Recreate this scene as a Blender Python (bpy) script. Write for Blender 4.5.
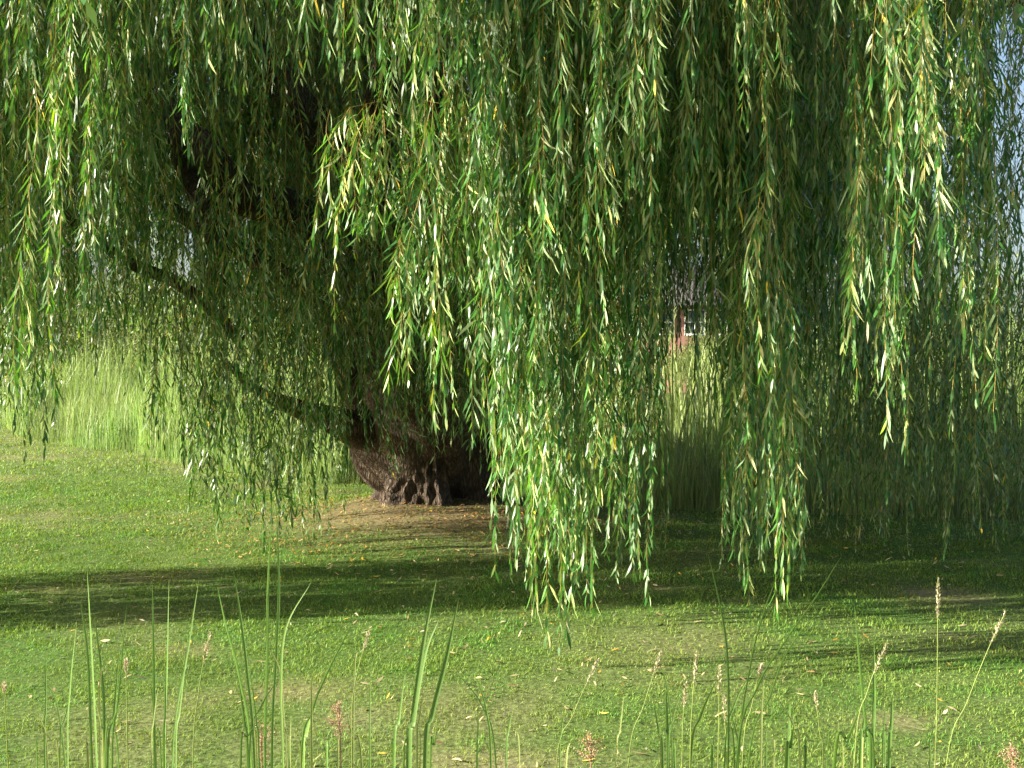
import bpy, math, random
import numpy as np
from mathutils import Vector

# ------------------------------------------------------------------ camera, sky, sun, exposure
F = 985.0; CAMH = 1.6; HOR = 365.0          # focal length in pixels, eye height, horizon row
for o in list(bpy.data.objects): bpy.data.objects.remove(o)
S = bpy.context.scene; COL = S.collection
cd = bpy.data.cameras.new('camera'); cam = bpy.data.objects.new('camera', cd); COL.objects.link(cam)
cam.location = (0, 0, CAMH); cam.rotation_euler = (math.radians(90), 0, 0)
cd.sensor_width = 36; cd.lens = 36*F/1024; cd.shift_y = (HOR-384)/1024; cd.clip_start = .05; cd.clip_end = 3000
S.camera = cam
SUN_EL = 21.0; SUN_TRAVEL = 81.0            # elevation; heading the light travels to (from +Y towards +X)
W = bpy.data.worlds.new('World'); S.world = W; W.use_nodes = True
nt = W.node_tree; bg = nt.nodes['Background']
sky = nt.nodes.new('ShaderNodeTexSky'); sky.sky_type = 'NISHITA'; sky.sun_disc = False
sky.sun_elevation = math.radians(SUN_EL); sky.sun_rotation = math.radians(SUN_TRAVEL+180)
sky.dust_density = 4.0; sky.air_density = 1.0
nt.links.new(sky.outputs[0], bg.inputs[0]); bg.inputs[1].default_value = 0.072
sl = bpy.data.lights.new('sun', 'SUN'); so = bpy.data.objects.new('sun', sl); COL.objects.link(so)
sl.energy = 5.0; sl.angle = math.radians(.55); sl.color = (1, .935, .80)
e = math.radians(SUN_EL); a = math.radians(SUN_TRAVEL)
so.rotation_euler = Vector((math.cos(e)*math.sin(a), math.cos(e)*math.cos(a), -math.sin(e))).to_track_quat('-Z', 'Y').to_euler()
so.location = (-20, -10, 20)
S.view_settings.view_transform = 'Standard'; S.view_settings.look = 'None'
S.view_settings.exposure = 1.95; S.view_settings.gamma = 1
S.render.engine = 'CYCLES'
S.cycles.max_bounces = 7; S.cycles.diffuse_bounces = 1; S.cycles.transmission_bounces = 2; S.cycles.glossy_bounces = 2
S.cycles.sample_clamp_indirect = 6

R = np.random.default_rng(11); random.seed(5)
def U(px, py, d): return np.array([(px-512)*d/F, d, CAMH-(py-HOR)*d/F])
def PX(x, d): return 512+F*x/d

# ------------------------------------------------------------------ value noise
_T = R.random((256, 256))
def vnoise(x, y, s):
    x = np.asarray(x)/s+71.3; y = np.asarray(y)/s+37.7
    xi = np.floor(x).astype(int); yi = np.floor(y).astype(int); fx = x-xi; fy = y-yi
    fx = fx*fx*(3-2*fx); fy = fy*fy*(3-2*fy)
    g = lambda i, j: _T[(xi+i) % 256, (yi+j) % 256]
    return (g(0,0)*(1-fx)+g(1,0)*fx)*(1-fy)+(g(0,1)*(1-fx)+g(1,1)*fx)*fy
def fbm(x, y, s, n=3):
    v = 0; w = 0
    for k in range(n): v = v+vnoise(x+k*13.1, y-k*7.7, s/2**k)/2**k; w += 1/2**k
    return v/w

# ------------------------------------------------------------------ mesh helpers
def mesh(name, verts, faces, mats, parent=None, tint=None, smooth=False, midx=None):
    """verts (n,3); faces = list of int arrays (m,k), k constant inside an array; tint (n,4) colour attribute"""
    me = bpy.data.meshes.new(name)
    verts = np.asarray(verts, dtype=np.float32)
    me.vertices.add(len(verts)); me.vertices.foreach_set('co', verts.ravel())
    fl = [np.asarray(f, dtype=np.int32) for f in faces if len(f)]
    loops = np.concatenate([f.ravel() for f in fl])
    tot = np.concatenate([np.full(len(f), f.shape[1], dtype=np.int32) for f in fl])
    st = np.concatenate([[0], np.cumsum(tot)[:-1]]).astype(np.int32)
    me.loops.add(len(loops)); me.loops.foreach_set('vertex_index', loops)
    me.polygons.add(len(tot)); me.polygons.foreach_set('loop_start', st); me.polygons.foreach_set('loop_total', tot)
    if midx is not None: me.polygons.foreach_set('material_index', np.asarray(midx, dtype=np.int32))
    if smooth: me.polygons.foreach_set('use_smooth', np.ones(len(tot), dtype=bool))
    if tint is not None:
        ca = me.color_attributes.new('tint', 'FLOAT_COLOR', 'POINT')
        ca.data.foreach_set('color', np.asarray(tint, dtype=np.float32).ravel())
    me.update(calc_edges=True)
    for m in (mats if isinstance(mats, (list, tuple)) else [mats]): me.materials.append(m)
    o = bpy.data.objects.new(name, me); COL.objects.link(o)
    if parent is not None: o.parent = parent; o.matrix_parent_inverse = parent.matrix_basis.inverted()
    return o
def tag(o, label=None, cat=None, group=None, kind=None):
    for k, v in (('label', label), ('category', cat), ('group', group), ('kind', kind)):
        if v: o[k] = v
    return o
def empty(name, loc, label, cat, group=None):
    o = bpy.data.objects.new(name, None); COL.objects.link(o); o.location = tuple(loc)
    o.empty_display_size = .2; bpy.context.view_layer.update()
    return tag(o, label, cat, group)

# ------------------------------------------------------------------ materials
def newmat(name):
    m = bpy.data.materials.new(name); m.use_nodes = True; n = m.node_tree.nodes; n.clear()
    return m, n, m.node_tree.links
def leafmat(name, top, under, transl=.35, rough=.38, spec=.5, tcol=None, var=.25):
    m, n, l = newmat(name)
    out = n.new('ShaderNodeOutputMaterial'); p = n.new('ShaderNodeBsdfPrincipled'); tr = n.new('ShaderNodeBsdfTranslucent')
    mx = n.new('ShaderNodeMixShader'); mx.inputs[0].default_value = transl
    at = n.new('ShaderNodeAttribute'); at.attribute_name = 'tint'
    geo = n.new('ShaderNodeNewGeometry')
    m1 = n.new('ShaderNodeMix'); m1.data_type = 'RGBA'; m1.inputs[6].default_value = (*top, 1); m1.inputs[7].default_value = (*under, 1)
    l.new(geo.outputs['Backfacing'], m1.inputs[0])
    mul = n.new('ShaderNodeMix'); mul.data_type = 'RGBA'; mul.blend_type = 'MULTIPLY'; mul.inputs[0].default_value = 1
    l.new(m1.outputs[2], mul.inputs[6]); l.new(at.outputs['Color'], mul.inputs[7])
    l.new(mul.outputs[2], p.inputs['Base Color'])
    mt = n.new('ShaderNodeMix'); mt.data_type = 'RGBA'; mt.blend_type = 'MULTIPLY'; mt.inputs[0].default_value = 1
    mt.inputs[6].default_value = (*(tcol or top), 1); l.new(at.outputs['Color'], mt.inputs[7])
    l.new(mt.outputs[2], tr.inputs[0])
    p.inputs['Roughness'].default_value = rough; p.inputs['Specular IOR Level'].default_value = spec
    l.new(p.outputs[0], mx.inputs[1]); l.new(tr.outputs[0], mx.inputs[2]); l.new(mx.outputs[0], out.inputs[0])
    return m
M_leaf = leafmat('willow_leaf', (.040, .13, .021), (.30, .41, .20), .21, .42, .5, (.10, .32, .02))
M_grass = leafmat('lawn_grass', (.155, .232, .042), (.165, .24, .05), .30, .6, .2, (.23, .33, .035))
M_reed = leafmat('reed_blade', (.15, .26, .065), (.17, .275, .085), .36, .5, .3, (.20, .36, .07))
M_far = leafmat('far_foliage', (.07, .12, .04), (.09, .14, .06), .25, .6, .3, (.12, .20, .04))
M_litter = leafmat('fallen_leaf', (.42, .33, .17), (.5, .42, .27), .15, .6, .3)
M_seed = leafmat('seed_head', (.58, .51, .34), (.58, .51, .34), .25, .8, .1, (.5, .38, .24))
M_dock = leafmat('dock_seed', (.40, .26, .165), (.42, .28, .18), .25, .8, .1, (.4, .2, .12))
def simple(name, col, rough=.7, noise=None, bump=0, scale=20):
    m, n, l = newmat(name); out = n.new('ShaderNodeOutputMaterial'); p = n.new('ShaderNodeBsdfPrincipled')
    l.new(p.outputs[0], out.inputs[0]); p.inputs['Roughness'].default_value = rough; p.inputs['Specular IOR Level'].default_value = .3
    tc = n.new('ShaderNodeTexCoord'); nz = n.new('ShaderNodeTexNoise'); nz.inputs['Scale'].default_value = scale; nz.inputs['Detail'].default_value = 6
    l.new(tc.outputs['Object'], nz.inputs['Vector'])
    cr = n.new('ShaderNodeValToRGB'); cr.color_ramp.elements[0].position = .3; cr.color_ramp.elements[1].position = .7
    c2 = noise or col; cr.color_ramp.elements[0].color = (*c2, 1); cr.color_ramp.elements[1].color = (*col, 1)
    l.new(nz.outputs[0], cr.inputs[0]); l.new(cr.outputs[0], p.inputs['Base Color'])
    if bump:
        b = n.new('ShaderNodeBump'); b.inputs['Strength'].default_value = bump; b.inputs['Distance'].default_value = .02
        l.new(nz.outputs[0], b.inputs['Height']); l.new(b.outputs[0], p.inputs['Normal'])
    return m
M_twig = simple('twig_bark', (.62, .40, .10), .6, (.42, .32, .08), 0, 9)
def bark():
    m, n, l = newmat('willow_bark'); out = n.new('ShaderNodeOutputMaterial'); p = n.new('ShaderNodeBsdfPrincipled')
    l.new(p.outputs[0], out.inputs[0]); p.inputs['Roughness'].default_value = .9; p.inputs['Specular IOR Level'].default_value = .15
    tc = n.new('ShaderNodeTexCoord'); mp = n.new('ShaderNodeMapping'); mp.inputs['Scale'].default_value = (20, 20, 4.5)
    l.new(tc.outputs['Object'], mp.inputs[0])
    v = n.new('ShaderNodeTexVoronoi'); v.feature = 'DISTANCE_TO_EDGE'; v.inputs['Scale'].default_value = 1.6
    nz = n.new('ShaderNodeTexNoise'); nz.inputs['Scale'].default_value = 1.5; nz.inputs['Detail'].default_value = 8
    va = n.new('ShaderNodeVectorMath'); va.operation = 'ADD'; l.new(mp.outputs[0], nz.inputs['Vector'])
    l.new(mp.outputs[0], va.inputs[0]); l.new(nz.outputs['Color'], va.inputs[1]); l.new(va.outputs[0], v.inputs['Vector'])
    cr = n.new('ShaderNodeValToRGB'); cr.color_ramp.elements[0].position = 0; cr.color_ramp.elements[0].color = (.06, .047, .036, 1)
    cr.color_ramp.elements[1].position = .28; cr.color_ramp.elements[1].color = (.175, .14, .11, 1)
    l.new(v.outputs['Distance'], cr.inputs[0])
    n2 = n.new('ShaderNodeTexNoise'); n2.inputs['Scale'].default_value = 5; n2.inputs['Detail'].default_value = 8; l.new(tc.outputs['Object'], n2.inputs['Vector'])
    mm = n.new('ShaderNodeMix'); mm.data_type = 'RGBA'; mm.blend_type = 'MULTIPLY'; mm.inputs[0].default_value = .75
    c3 = n.new('ShaderNodeValToRGB'); c3.color_ramp.elements[0].position = .35; c3.color_ramp.elements[0].color = (.35, .3, .25, 1); c3.color_ramp.elements[1].position = .65; c3.color_ramp.elements[1].color = (1.2, 1.15, 1.1, 1)
    l.new(n2.outputs[0], c3.inputs[0]); l.new(cr.outputs[0], mm.inputs[6]); l.new(c3.outputs[0], mm.inputs[7]); l.new(mm.outputs[2], p.inputs['Base Color'])
    ad = n.new('ShaderNodeMath'); ad.operation = 'ADD'; l.new(v.outputs['Distance'], ad.inputs[0]); l.new(n2.outputs[0], ad.inputs[1])
    b = n.new('ShaderNodeBump'); b.inputs['Strength'].default_value = 1; b.inputs['Distance'].default_value = .05
    l.new(ad.outputs[0], b.inputs['Height']); l.new(b.outputs[0], p.inputs['Normal'])
    return m
M_bark = bark()
def soilmat(name):
    m, n, l = newmat(name); out = n.new('ShaderNodeOutputMaterial'); p = n.new('ShaderNodeBsdfPrincipled')
    l.new(p.outputs[0], out.inputs[0]); p.inputs['Roughness'].default_value = .95; p.inputs['Specular IOR Level'].default_value = .1
    at = n.new('ShaderNodeAttribute'); at.attribute_name = 'tint'
    tc = n.new('ShaderNodeTexCoord'); nz = n.new('ShaderNodeTexNoise'); nz.inputs['Scale'].default_value = 38; nz.inputs['Detail'].default_value = 8
    l.new(tc.outputs['Object'], nz.inputs['Vector'])
    cr = n.new('ShaderNodeValToRGB'); cr.color_ramp.elements[0].position = .35; cr.color_ramp.elements[0].color = (.55, .55, .55, 1); cr.color_ramp.elements[1].position = .68; cr.color_ramp.elements[1].color = (1.25, 1.25, 1.2, 1)
    l.new(nz.outputs[0], cr.inputs[0])
    mm = n.new('ShaderNodeMix'); mm.data_type = 'RGBA'; mm.blend_type = 'MULTIPLY'; mm.inputs[0].default_value = 1
    l.new(at.outputs['Color'], mm.inputs[6]); l.new(cr.outputs[0], mm.inputs[7]); l.new(mm.outputs[2], p.inputs['Base Color'])
    b = n.new('ShaderNodeBump'); b.inputs['Strength'].default_value = .4; b.inputs['Distance'].default_value = .015
    l.new(nz.outputs[0], b.inputs['Height']); l.new(b.outputs[0], p.inputs['Normal'])
    return m
M_soil = soilmat('lawn_ground')

# ------------------------------------------------------------------ ground
TR = np.array([-.76, 10.3])                                    # trunk foot
_ex = np.array([-60, -22, -14.9, -11.0, -8.2, -5.6, -4.2, -2.6, -.8, .6, 1.4, 5.3, 9, 30])
_ey = np.array([ 60,  34,  27.6, 22.5, 19.2, 16.4, 15.0, 13.6, 12.4, 11.4, 10.75, 10.05, 9.4, 7])
def edge(x): return np.interp(x, _ex, _ey)
def gz(x, y):
    r2 = ((x-TR[0])/1.5)**2+((y-TR[1])/1.3)**2
    return .24*np.exp(-r2)+.035*fbm(x, y, 1.6, 3)+.05*vnoise(x, y, 5)-.035
PATCH = [(180, 652, 34, 9), (938, 592, 40, 6), (135, 577, 55, 6), (60, 588, 50, 5), (660, 588, 50, 5), (740, 600, 30, 4), (520, 760, 120, 12), (300, 690, 60, 12), (900, 720, 60, 12)]
def dry(x, y):
    """how bare / dry the turf is at a place (0 lush .. 1 bare)"""
    v = np.clip((fbm(x, y, 1.1, 4)-.50)*2.6, 0, 1)*.55+.10
    v = v+.18*np.clip((6.0-y)/2.5, 0, 1)+.35*np.clip((y-12)/6, 0, 1)
    r2 = ((x-TR[0])/1.5)**2+((y-TR[1]+.35)/1.2)**2
    v = v+.9*(.45+.8*vnoise(x, y, .16))*np.exp(-r2**1.2)
    for px, py, wx, wy in PATCH:
        d = CAMH*F/(py-HOR); cx = (px-512)*d/F; rx = wx*d/F; ry = wy*d*d/(CAMH*F)
        v = v+.5*(.4+.9*vnoise(x, y, .12))*np.exp(-(((x-cx)/rx)**2+((y-d)/ry)**2)**1.3)
    return np.clip(v, 0, 1)
def lerp(a, b, t): return np.asarray(a)[None, :]*(1-t[:, None])+np.asarray(b)[None, :]*t[:, None]
def rgba(c): return np.concatenate([c, np.ones((len(c), 1))], 1)
def grid(x0, x1, y0, y1, s, ymax=None):
    nx = int((x1-x0)/s)+1; ny = int((y1-y0)/s)+1
    X, Y = np.meshgrid(np.linspace(x0, x1, nx), np.linspace(0, 1, ny))
    Y = y0+(Y*((edge(X)+.1) - y0) if ymax is None else Y*(y1-y0))
    idx = np.arange(nx*ny).reshape(ny, nx)
    f = np.stack([idx[:-1, :-1], idx[:-1, 1:], idx[1:, 1:], idx[1:, :-1]], -1).reshape(-1, 4)
    return X.ravel(), Y.ravel(), f
X, Y, f = grid(-24, 14, -3, 30, .085)
dv = dry(X, Y)
tc = lerp((.07, .14, .025), (.24, .21, .11), dv**1.2)
mb = np.exp(-(((X-TR[0])/1.3)**2+((Y-TR[1]+.4)/1.0)**2))[:, None]; tc = tc*(1-mb)+mb*np.array([.165, .125, .065])
tag(mesh('lawn', np.stack([X, Y, gz(X, Y)], 1), [f], M_soil, tint=rgba(tc), smooth=True), kind='structure')
n = 60; g = np.linspace(-1, 1, n); gx, gy = np.meshgrid(np.sign(g)*np.abs(g)**2.5*1500, np.sign(g)*np.abs(g)**2.5*1500)
gx = gx.ravel(); gy = gy.ravel(); idx = np.arange(n*n).reshape(n, n)
f = np.stack([idx[:-1, :-1], idx[:-1, 1:], idx[1:, 1:], idx[1:, :-1]], -1).reshape(-1, 4)
tag(mesh('ground', np.stack([gx, gy, np.full(n*n, -.08)], 1), [f], M_soil, tint=rgba(lerp((.07, .09, .03), (.14, .13, .06), vnoise(gx, gy, 30)))), kind='structure')

# ------------------------------------------------------------------ blades
def blades(P, H, Wd, lean, az, tint, seg=2, curl=.5):
    """curved tapering ribbons. P (n,3) H W lean (n) az (n)"""
    n = len(P); D = np.stack([np.cos(az), np.sin(az), 0*az], 1); yaw = az+np.pi/2+R.normal(0, .5, n)
    Wv = np.stack([np.cos(yaw), np.sin(yaw), 0*az], 1)
    V = []; 
    for k in range(seg+1):
        t = k/seg
        c = P+np.array([0, 0, 1])*(H*(t-.18*lean*t*t))[:, None]+D*(H*lean*(t**(1+curl*2)))[:, None]
        w = (Wd*.5*(1-t**2.2)**.8)[:, None]
        if k < seg: V += [c-Wv*w, c+Wv*w]
        else: V += [c]
    m = 2*seg+1; A = np.stack(V, 1).reshape(-1, 3); b = np.arange(n)[:, None]*m
    quads = [b+np.array([[2*k, 2*k+1, 2*k+3, 2*k+2]]) for k in range(seg-1)]
    tri = b+np.array([[2*(seg-1), 2*seg-1, 2*seg]])
    return A, quads+[tri], np.repeat(tint, m, axis=0)
def lawn_band(d0, d1, dens, h, w, xl=None):
    area = .52*(d1*d1-d0*d0)*1.44+1.5*(d1-d0)*1.0; n = int(area*dens)
    y = np.sqrt(R.uniform(d0*d0, d1*d1, n)); x = R.uniform(-1, 1, n)*(.75*y+1.0)
    k = (y < edge(x)) & (R.random(n) > dry(x, y)**1.5*.7)
    x = x[k]; y = y[k]; n = len(x); dd = dry(x, y)
    c = lerp((.8, 1.0, .8), (1.5, 1.12, 1.2), np.clip(dd*.8+R.normal(0, .15, n), 0, 1))*R.uniform(.7, 1.3, (n, 1))
    c *= (.7+.6*fbm(x, y, .5, 3))[:, None]*(1+np.array([-.25, 0, -.1])*(vnoise(x+50, y+8, .22) > .68)[:, None])
    s = R.random(n) < .08; c[s] = np.array([1.9, 1.4, 1.7])*R.uniform(.7, 1.2, (s.sum(), 1))
    return blades(np.stack([x, y, gz(x, y)-.004], 1), h*R.uniform(.4, 1.4, n)*(1-.4*dd)*(.45+1.1*vnoise(x+3, y, .16)), w*R.uniform(.7, 1.3, n), R.uniform(.2, 1.1, n), R.uniform(0, 6.283, n), rgba(c))
def join(parts):
    V = []; Fs = []; T = []; off = 0
    for A, fs, t in parts:
        V.append(A); T.append(t); Fs += [f+off for f in fs]; off += len(A)
    return np.concatenate(V), Fs, np.concatenate(T)
V, Fs, T = join([lawn_band(2.6, 5.5, 8500, .020, .0036), lawn_band(5.5, 9, 4200, .024, .005), lawn_band(9, 14, 1700, .03, .008), lawn_band(14, 29, 450, .045, .014)])
tag(mesh('grass', V, Fs, M_grass, tint=T), kind='stuff')

# long grass fringe and reed bed behind the lawn
def reed_band(off0, off1, n, h0, h1, w, x0=-17, x1=11, col=(1, 1, 1)):
    x = R.uniform(x0, x1, n); y = edge(x)+R.uniform(off0, off1, n)*(.4+1.2*vnoise(x, x*0, .7))+.9*(vnoise(x, x*0+5, 1.1)-.6)+.3*(vnoise(x, x*0+9, .3)-.5)
    k = np.abs(x) < .85*y; x = x[k]; y = y[k]; n = len(x)
    c = np.array(col)[None]*R.uniform(.65, 1.3, (n, 1))*(.55+.9*vnoise(x, y, .8))[:, None]*(np.array([1,1,1])+vnoise(x+40, y, 1.7)[:, None]*np.array([.35, .0, .2]))
    s = R.random(n) < .2; c[s] = np.array([1.9, 1.35, 1.9])*R.uniform(.6, 1, (s.sum(), 1))
    hh = R.uniform(h0, h1, n)*np.where((x > -2) & (y < edge(x)+6), .46, 1.)*(.45+1.0*vnoise(x, y, 1.3))
    return blades(np.stack([x, y, np.full(n, -.06)], 1), hh, w*R.uniform(.6, 1.3, n), R.uniform(.02, .5, n)**1.2, R.uniform(0, 6.283, n), rgba(c), 4, .6)
V, Fs, T = join([reed_band(-.15, .7, 14000, .08, .5, .008), reed_band(.15, 2.2, 12000, .7, 1.5, .012), reed_band(1.2, 6, 12000, 1.2, 2.1, .017, col=(1.1, 1.05, 1)), reed_band(5, 16, 9000, 1.7, 3.1, .03, -28, 20, (1.1, 1.05, .95))])
tag(mesh('reeds', V, Fs, M_reed, tint=T), kind='stuff')

# ------------------------------------------------------------------ leaf builder
class Leaves:
    def __init__(s): s.p = []; s.tw = []
    def add(s, P, D, Sd, L, Wd, T): s.p.append((P, D, Sd, L, Wd, T))
    def twig(s, pts, r0, r1): s.tw.append((pts, r0, r1))
    def arrays(s, fine=True):
        P, D, Sd, L, Wd, T = [np.concatenate([q[i] for q in s.p]) for i in range(6)]
        n = len(P); G = np.array([0, 0, -1.]); L1 = L[:, None]; W1 = Wd[:, None]*.5
        Nn = np.cross(D, Sd)
        droop = R.uniform(-.35, .7, (n, 1)); D2 = D+G*droop+Nn*R.normal(0, .28, (n, 1)); D2 /= np.linalg.norm(D2, axis=1)[:, None]
        if fine:
            a = P+D*L1*.32; b = a+(D+D2)*.5*L1*.36; t = b+D2*L1*.34
            V = np.stack([P, a-Sd*W1*.85+Nn*W1*.2, a+Sd*W1*.85+Nn*W1*.2, b-Sd*W1*.8+Nn*W1*.2, b+Sd*W1*.8+Nn*W1*.2, t], 1).reshape(-1, 3)
            k = np.arange(n)[:, None]*6
            fs = [k+np.array([[0, 2, 1]]), k+np.array([[1, 2, 4, 3]]), k+np.array([[3, 4, 5]])]; m = 6
        else:
            a = P+D*L1*.5; t = a+D2*L1*.5
            V = np.stack([P, a+Sd*W1, t, a-Sd*W1], 1).reshape(-1, 3); k = np.arange(n)[:, None]*4
            fs = [k+np.array([[0, 1, 2, 3]])]; m = 4
        TT = np.repeat(T, m, axis=0)
        nl = sum(len(q) for q in fs)
        tv = []; tf = []; o = len(V)
        for pts, r0, r1 in s.tw:
            q = len(pts); t = np.linspace(0, 1, q)[:, None]; r = r0+(r1-r0)*t
            ring = [pts+np.array([math.cos(x), math.sin(x), 0])*r for x in (0, 2.094, 4.189)]
            tv.append(np.stack(ring, 1).reshape(-1, 3)); i = o+np.arange(q-1)[:, None]*3
            for c in range(3):
                d = (c+1) % 3; tf.append(i+np.array([[c, d, 3+d, 3+c]]))
            o += q*3
        if tv:
            tvv = np.concatenate(tv); V = np.concatenate([V, tvv]); TT = np.concatenate([TT, np.ones((len(tvv), 4))])
            tf = [np.concatenate(tf)]
        mi = np.concatenate([np.zeros(nl, int), np.ones(sum(len(q) for q in tf), int)]) if tv else np.zeros(nl, int)
        return V, fs+tf, TT, mi
    def build(s, name, parent, fine=True):
        if not s.p: return None
        V, fs, TT, mi = s.arrays(fine)
        return mesh(name, V, fs, [M_leaf, M_twig], parent, TT, midx=mi)
def unit(v): return v/np.maximum(np.linalg.norm(v, axis=-1, keepdims=True), 1e-9)
def tints(n, base, yellow=.012):
    c = np.array(base)[None]*R.uniform(.7, 1.35, (n, 1))*R.normal(1, .07, (n, 3)).clip(.8, 1.25)
    w = R.random(n) < .08; c[w] *= np.array([1.9, 1.6, 1.8]); y = R.random(n) < yellow; c[y] = np.array([5, 2.5, .7])*R.uniform(.6, 1.1, (y.sum(), 1))
    return rgba(c)
def hang(LV, top, tip, sp=.028, L=.095, Wd=.0115, ang=(.3, .75), base=(1, 1, 1), power=2.4, twr=.0032, bare=.0, wig=.05, yellow=.009):
    """one drooping shoot: a thin curved twig and its leaves"""
    top = np.asarray(top, float); tip = np.asarray(tip, float)
    ln = np.linalg.norm(tip-top); q = max(5, int(ln/.16)); t = np.linspace(0, 1, q)
    h = 1-(1-t)**power
    pts = np.stack([top[0]+(tip[0]-top[0])*h, top[1]+(tip[1]-top[1])*h, top[2]+(tip[2]-top[2])*t], 1)
    ph = R.uniform(0, 6.28, 4)
    env = (np.sin(np.pi*t)*.8+.2*t)*wig
    pts[:, 0] += env*(np.sin(t*ln*2.1+ph[0])+.5*np.sin(t*ln*5+ph[1])); pts[:, 1] += env*(np.sin(t*ln*2.3+ph[2])+.5*np.sin(t*ln*4.6+ph[3]))
    LV.twig(pts, twr, twr*.4)
    bare = min(bare, .5); n = max(4, int(ln*(1-bare)/sp)); s = bare+(1-bare)*(np.arange(n)+R.uniform(-.3, .3, n)+.5)/n
    s = s.clip(0, 1)*(q-1); i = np.minimum(s.astype(int), q-2); fr = (s-i)[:, None]
    P = pts[i]*(1-fr)+pts[i+1]*fr; Tn = unit(pts[i+1]-pts[i])
    ref = np.tile([1., 0, 0], (n, 1)); u = unit(np.cross(Tn, ref)); v = np.cross(Tn, u)
    az = np.arange(n)*math.pi+np.arange(n)*.22+R.uniform(0, 6.28)+R.normal(0, .3, n)
    O = u*np.cos(az)[:, None]+v*np.sin(az)[:, None]
    A = (R.uniform(*ang)+R.normal(0, .13, n)).clip(.12, 1.4)*(1-.45*(s/(q-1))**4)
    D = unit(Tn*np.cos(A)[:, None]+O*np.sin(A)[:, None]+np.array([0, 0, -.25]))
    Sd = unit(np.cross(D, O)+R.normal(0, .45, (n, 3))); Sd = unit(Sd-D*np.sum(Sd*D, 1)[:, None])
    ll = L*R.uniform(.4, 1.15, n)*(.8+.4*vnoise(s*.9+pts[0, 0]*7, s*0+pts[0, 1]*5, 1.0))*(1-.35*(s/(q-1))**3)
    LV.add(P, D, Sd, ll, Wd*R.uniform(.7, 1.25, n), tints(n, base, yellow))
    return pts
def bundle(LV, top, tip, n=4, spread=.10, **kw):
    """main shoot with side shoots hanging along it"""
    pts = hang(LV, top, tip, **kw); q = len(pts); zz = pts[0][2]-pts[-1][2]
    for k in range(n):
        i = int(q*R.uniform(.05, .8)); a = R.uniform(0, 6.28); r = spread*R.uniform(.4, 1.5)
        rem = pts[i][2]-pts[-1][2]; l = min(rem*R.uniform(.5, .98), R.uniform(.35, 1.5))
        hang(LV, pts[i], pts[i]+np.array([math.cos(a)*r, math.sin(a)*r, -l]), **{**kw, 'twr': .0019, 'power': 3.2, 'wig': .02})

# ------------------------------------------------------------------ willow
willow = empty('willow_tree', (TR[0], TR[1], 0), 'huge weeping willow with thick gnarled trunk and leafy curtains hanging to the lawn', 'tree')
def cat(pts, n):
    pts = [np.asarray(p, float) for p in pts]; P = [2*pts[0]-pts[1]]+pts+[2*pts[-1]-pts[-2]]; out = []
    for i in range(1, len(P)-2):
        for k in range(n):
            t = k/n; a, b, c, d = P[i-1:i+3]
            out.append(.5*((2*b)+(c-a)*t+(2*a-5*b+4*c-d)*t*t+(-a+3*b-3*c+d)*t**3))
    out.append(P[-2]); return np.array(out)
def tube(pts, rad, n=8, sides=14, knob=.12, seed=0):
    pts = [np.asarray(q, float)+(R.normal(0, 1, 3)*np.array([.6, .6, .6])*rr*.55 if 0 < k_ < len(pts)-1 and rr < .3 else 0) for k_, (q, rr) in enumerate(zip(pts, rad))]
    c = cat([np.append(p, r) for p, r in zip(pts, rad)], n); p = c[:, :3]; r = c[:, 3]
    T = unit(np.gradient(p, axis=0)); ref = np.array([.3, .9, .2]); u = unit(np.cross(T, ref)); v = np.cross(T, u)
    rings = []
    for k in range(sides):
        a = 2*np.pi*k/sides
        m = 1+knob*(vnoise(np.full(len(p), math.cos(a)*1.7+seed*3.1)+p[:, 2]*1.1, math.sin(a)*1.7+p[:, 0]*1.3, .55)-.5)*2
        rings.append(p+(u*math.cos(a)+v*math.sin(a))*(r*m)[:, None])
    V = np.stack(rings, 1).reshape(-1, 3); m = len(p); i = np.arange(m-1)[:, None]*sides
    fs = [i+np.array([[k, (k+1) % sides, sides+(k+1) % sides, sides+k]]) for k in range(sides)]
    cap = [np.arange(sides)[::-1][None], (np.arange(sides)+(m-1)*sides)[None]]
    return V, fs, cap, p
# trunk: a lobed, fluted, flaring stump about 1.5 m across that divides at breast height
sd = 220; hh = np.concatenate([np.linspace(-.25, .5, 60), np.linspace(.51, 1.75, 70)]); A = np.linspace(0, 2*np.pi, sd, endpoint=False)
HH, AA = np.meshgrid(hh, A, indexing='ij')
flare = .53+.34*np.exp(-((HH+.1)/.36).clip(0, 9))+.14*(HH/1.7).clip(0, 1)**2
ca, sa = np.cos(AA), np.sin(AA)
def n3(sc, k):                                                  # noise on the surface, seamless round the stem
    return (vnoise(ca*1.0+HH*.37+k, sa+HH*.9, sc)+vnoise(sa*1.0-HH*.6+k*3, ca*.8+HH*.8+k, sc))*.5-.5
lob = .035*np.cos(2*AA+.6+HH)+.045*np.cos(5*AA+2.2-HH*.8)
root = .17*np.exp(-((HH)/.26).clip(0, 9))*np.cos(6*AA+1.0+n3(.8, 4)*5)
cav = -.45*np.exp(-((((AA+np.pi) % (2*np.pi))-np.pi+1.0+.18*(HH-.4))/.33)**2)*np.exp(-((HH-.45)/.55)**2)   # deep dark hollow on the right front
flute = .05*np.abs(np.sin(13*AA+HH*1.7+n3(.6, 7)*6))+.018*np.abs(np.sin(31*AA-HH*3+n3(.3, 2)*9))
nzz = n3(.42, 1)*.16+n3(.17, 5)*.16+n3(.075, 9)*.12-flute
RR = flare*(1+lob)+root+cav+nzz
TX = TR[0]+RR*np.cos(AA)*1.0+.02*HH; TY = TR[1]+RR*np.sin(AA)*.85
V = np.stack([TX, TY, HH], -1).reshape(-1, 3); i = np.arange(sd*len(hh)).reshape(len(hh), sd)
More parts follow.
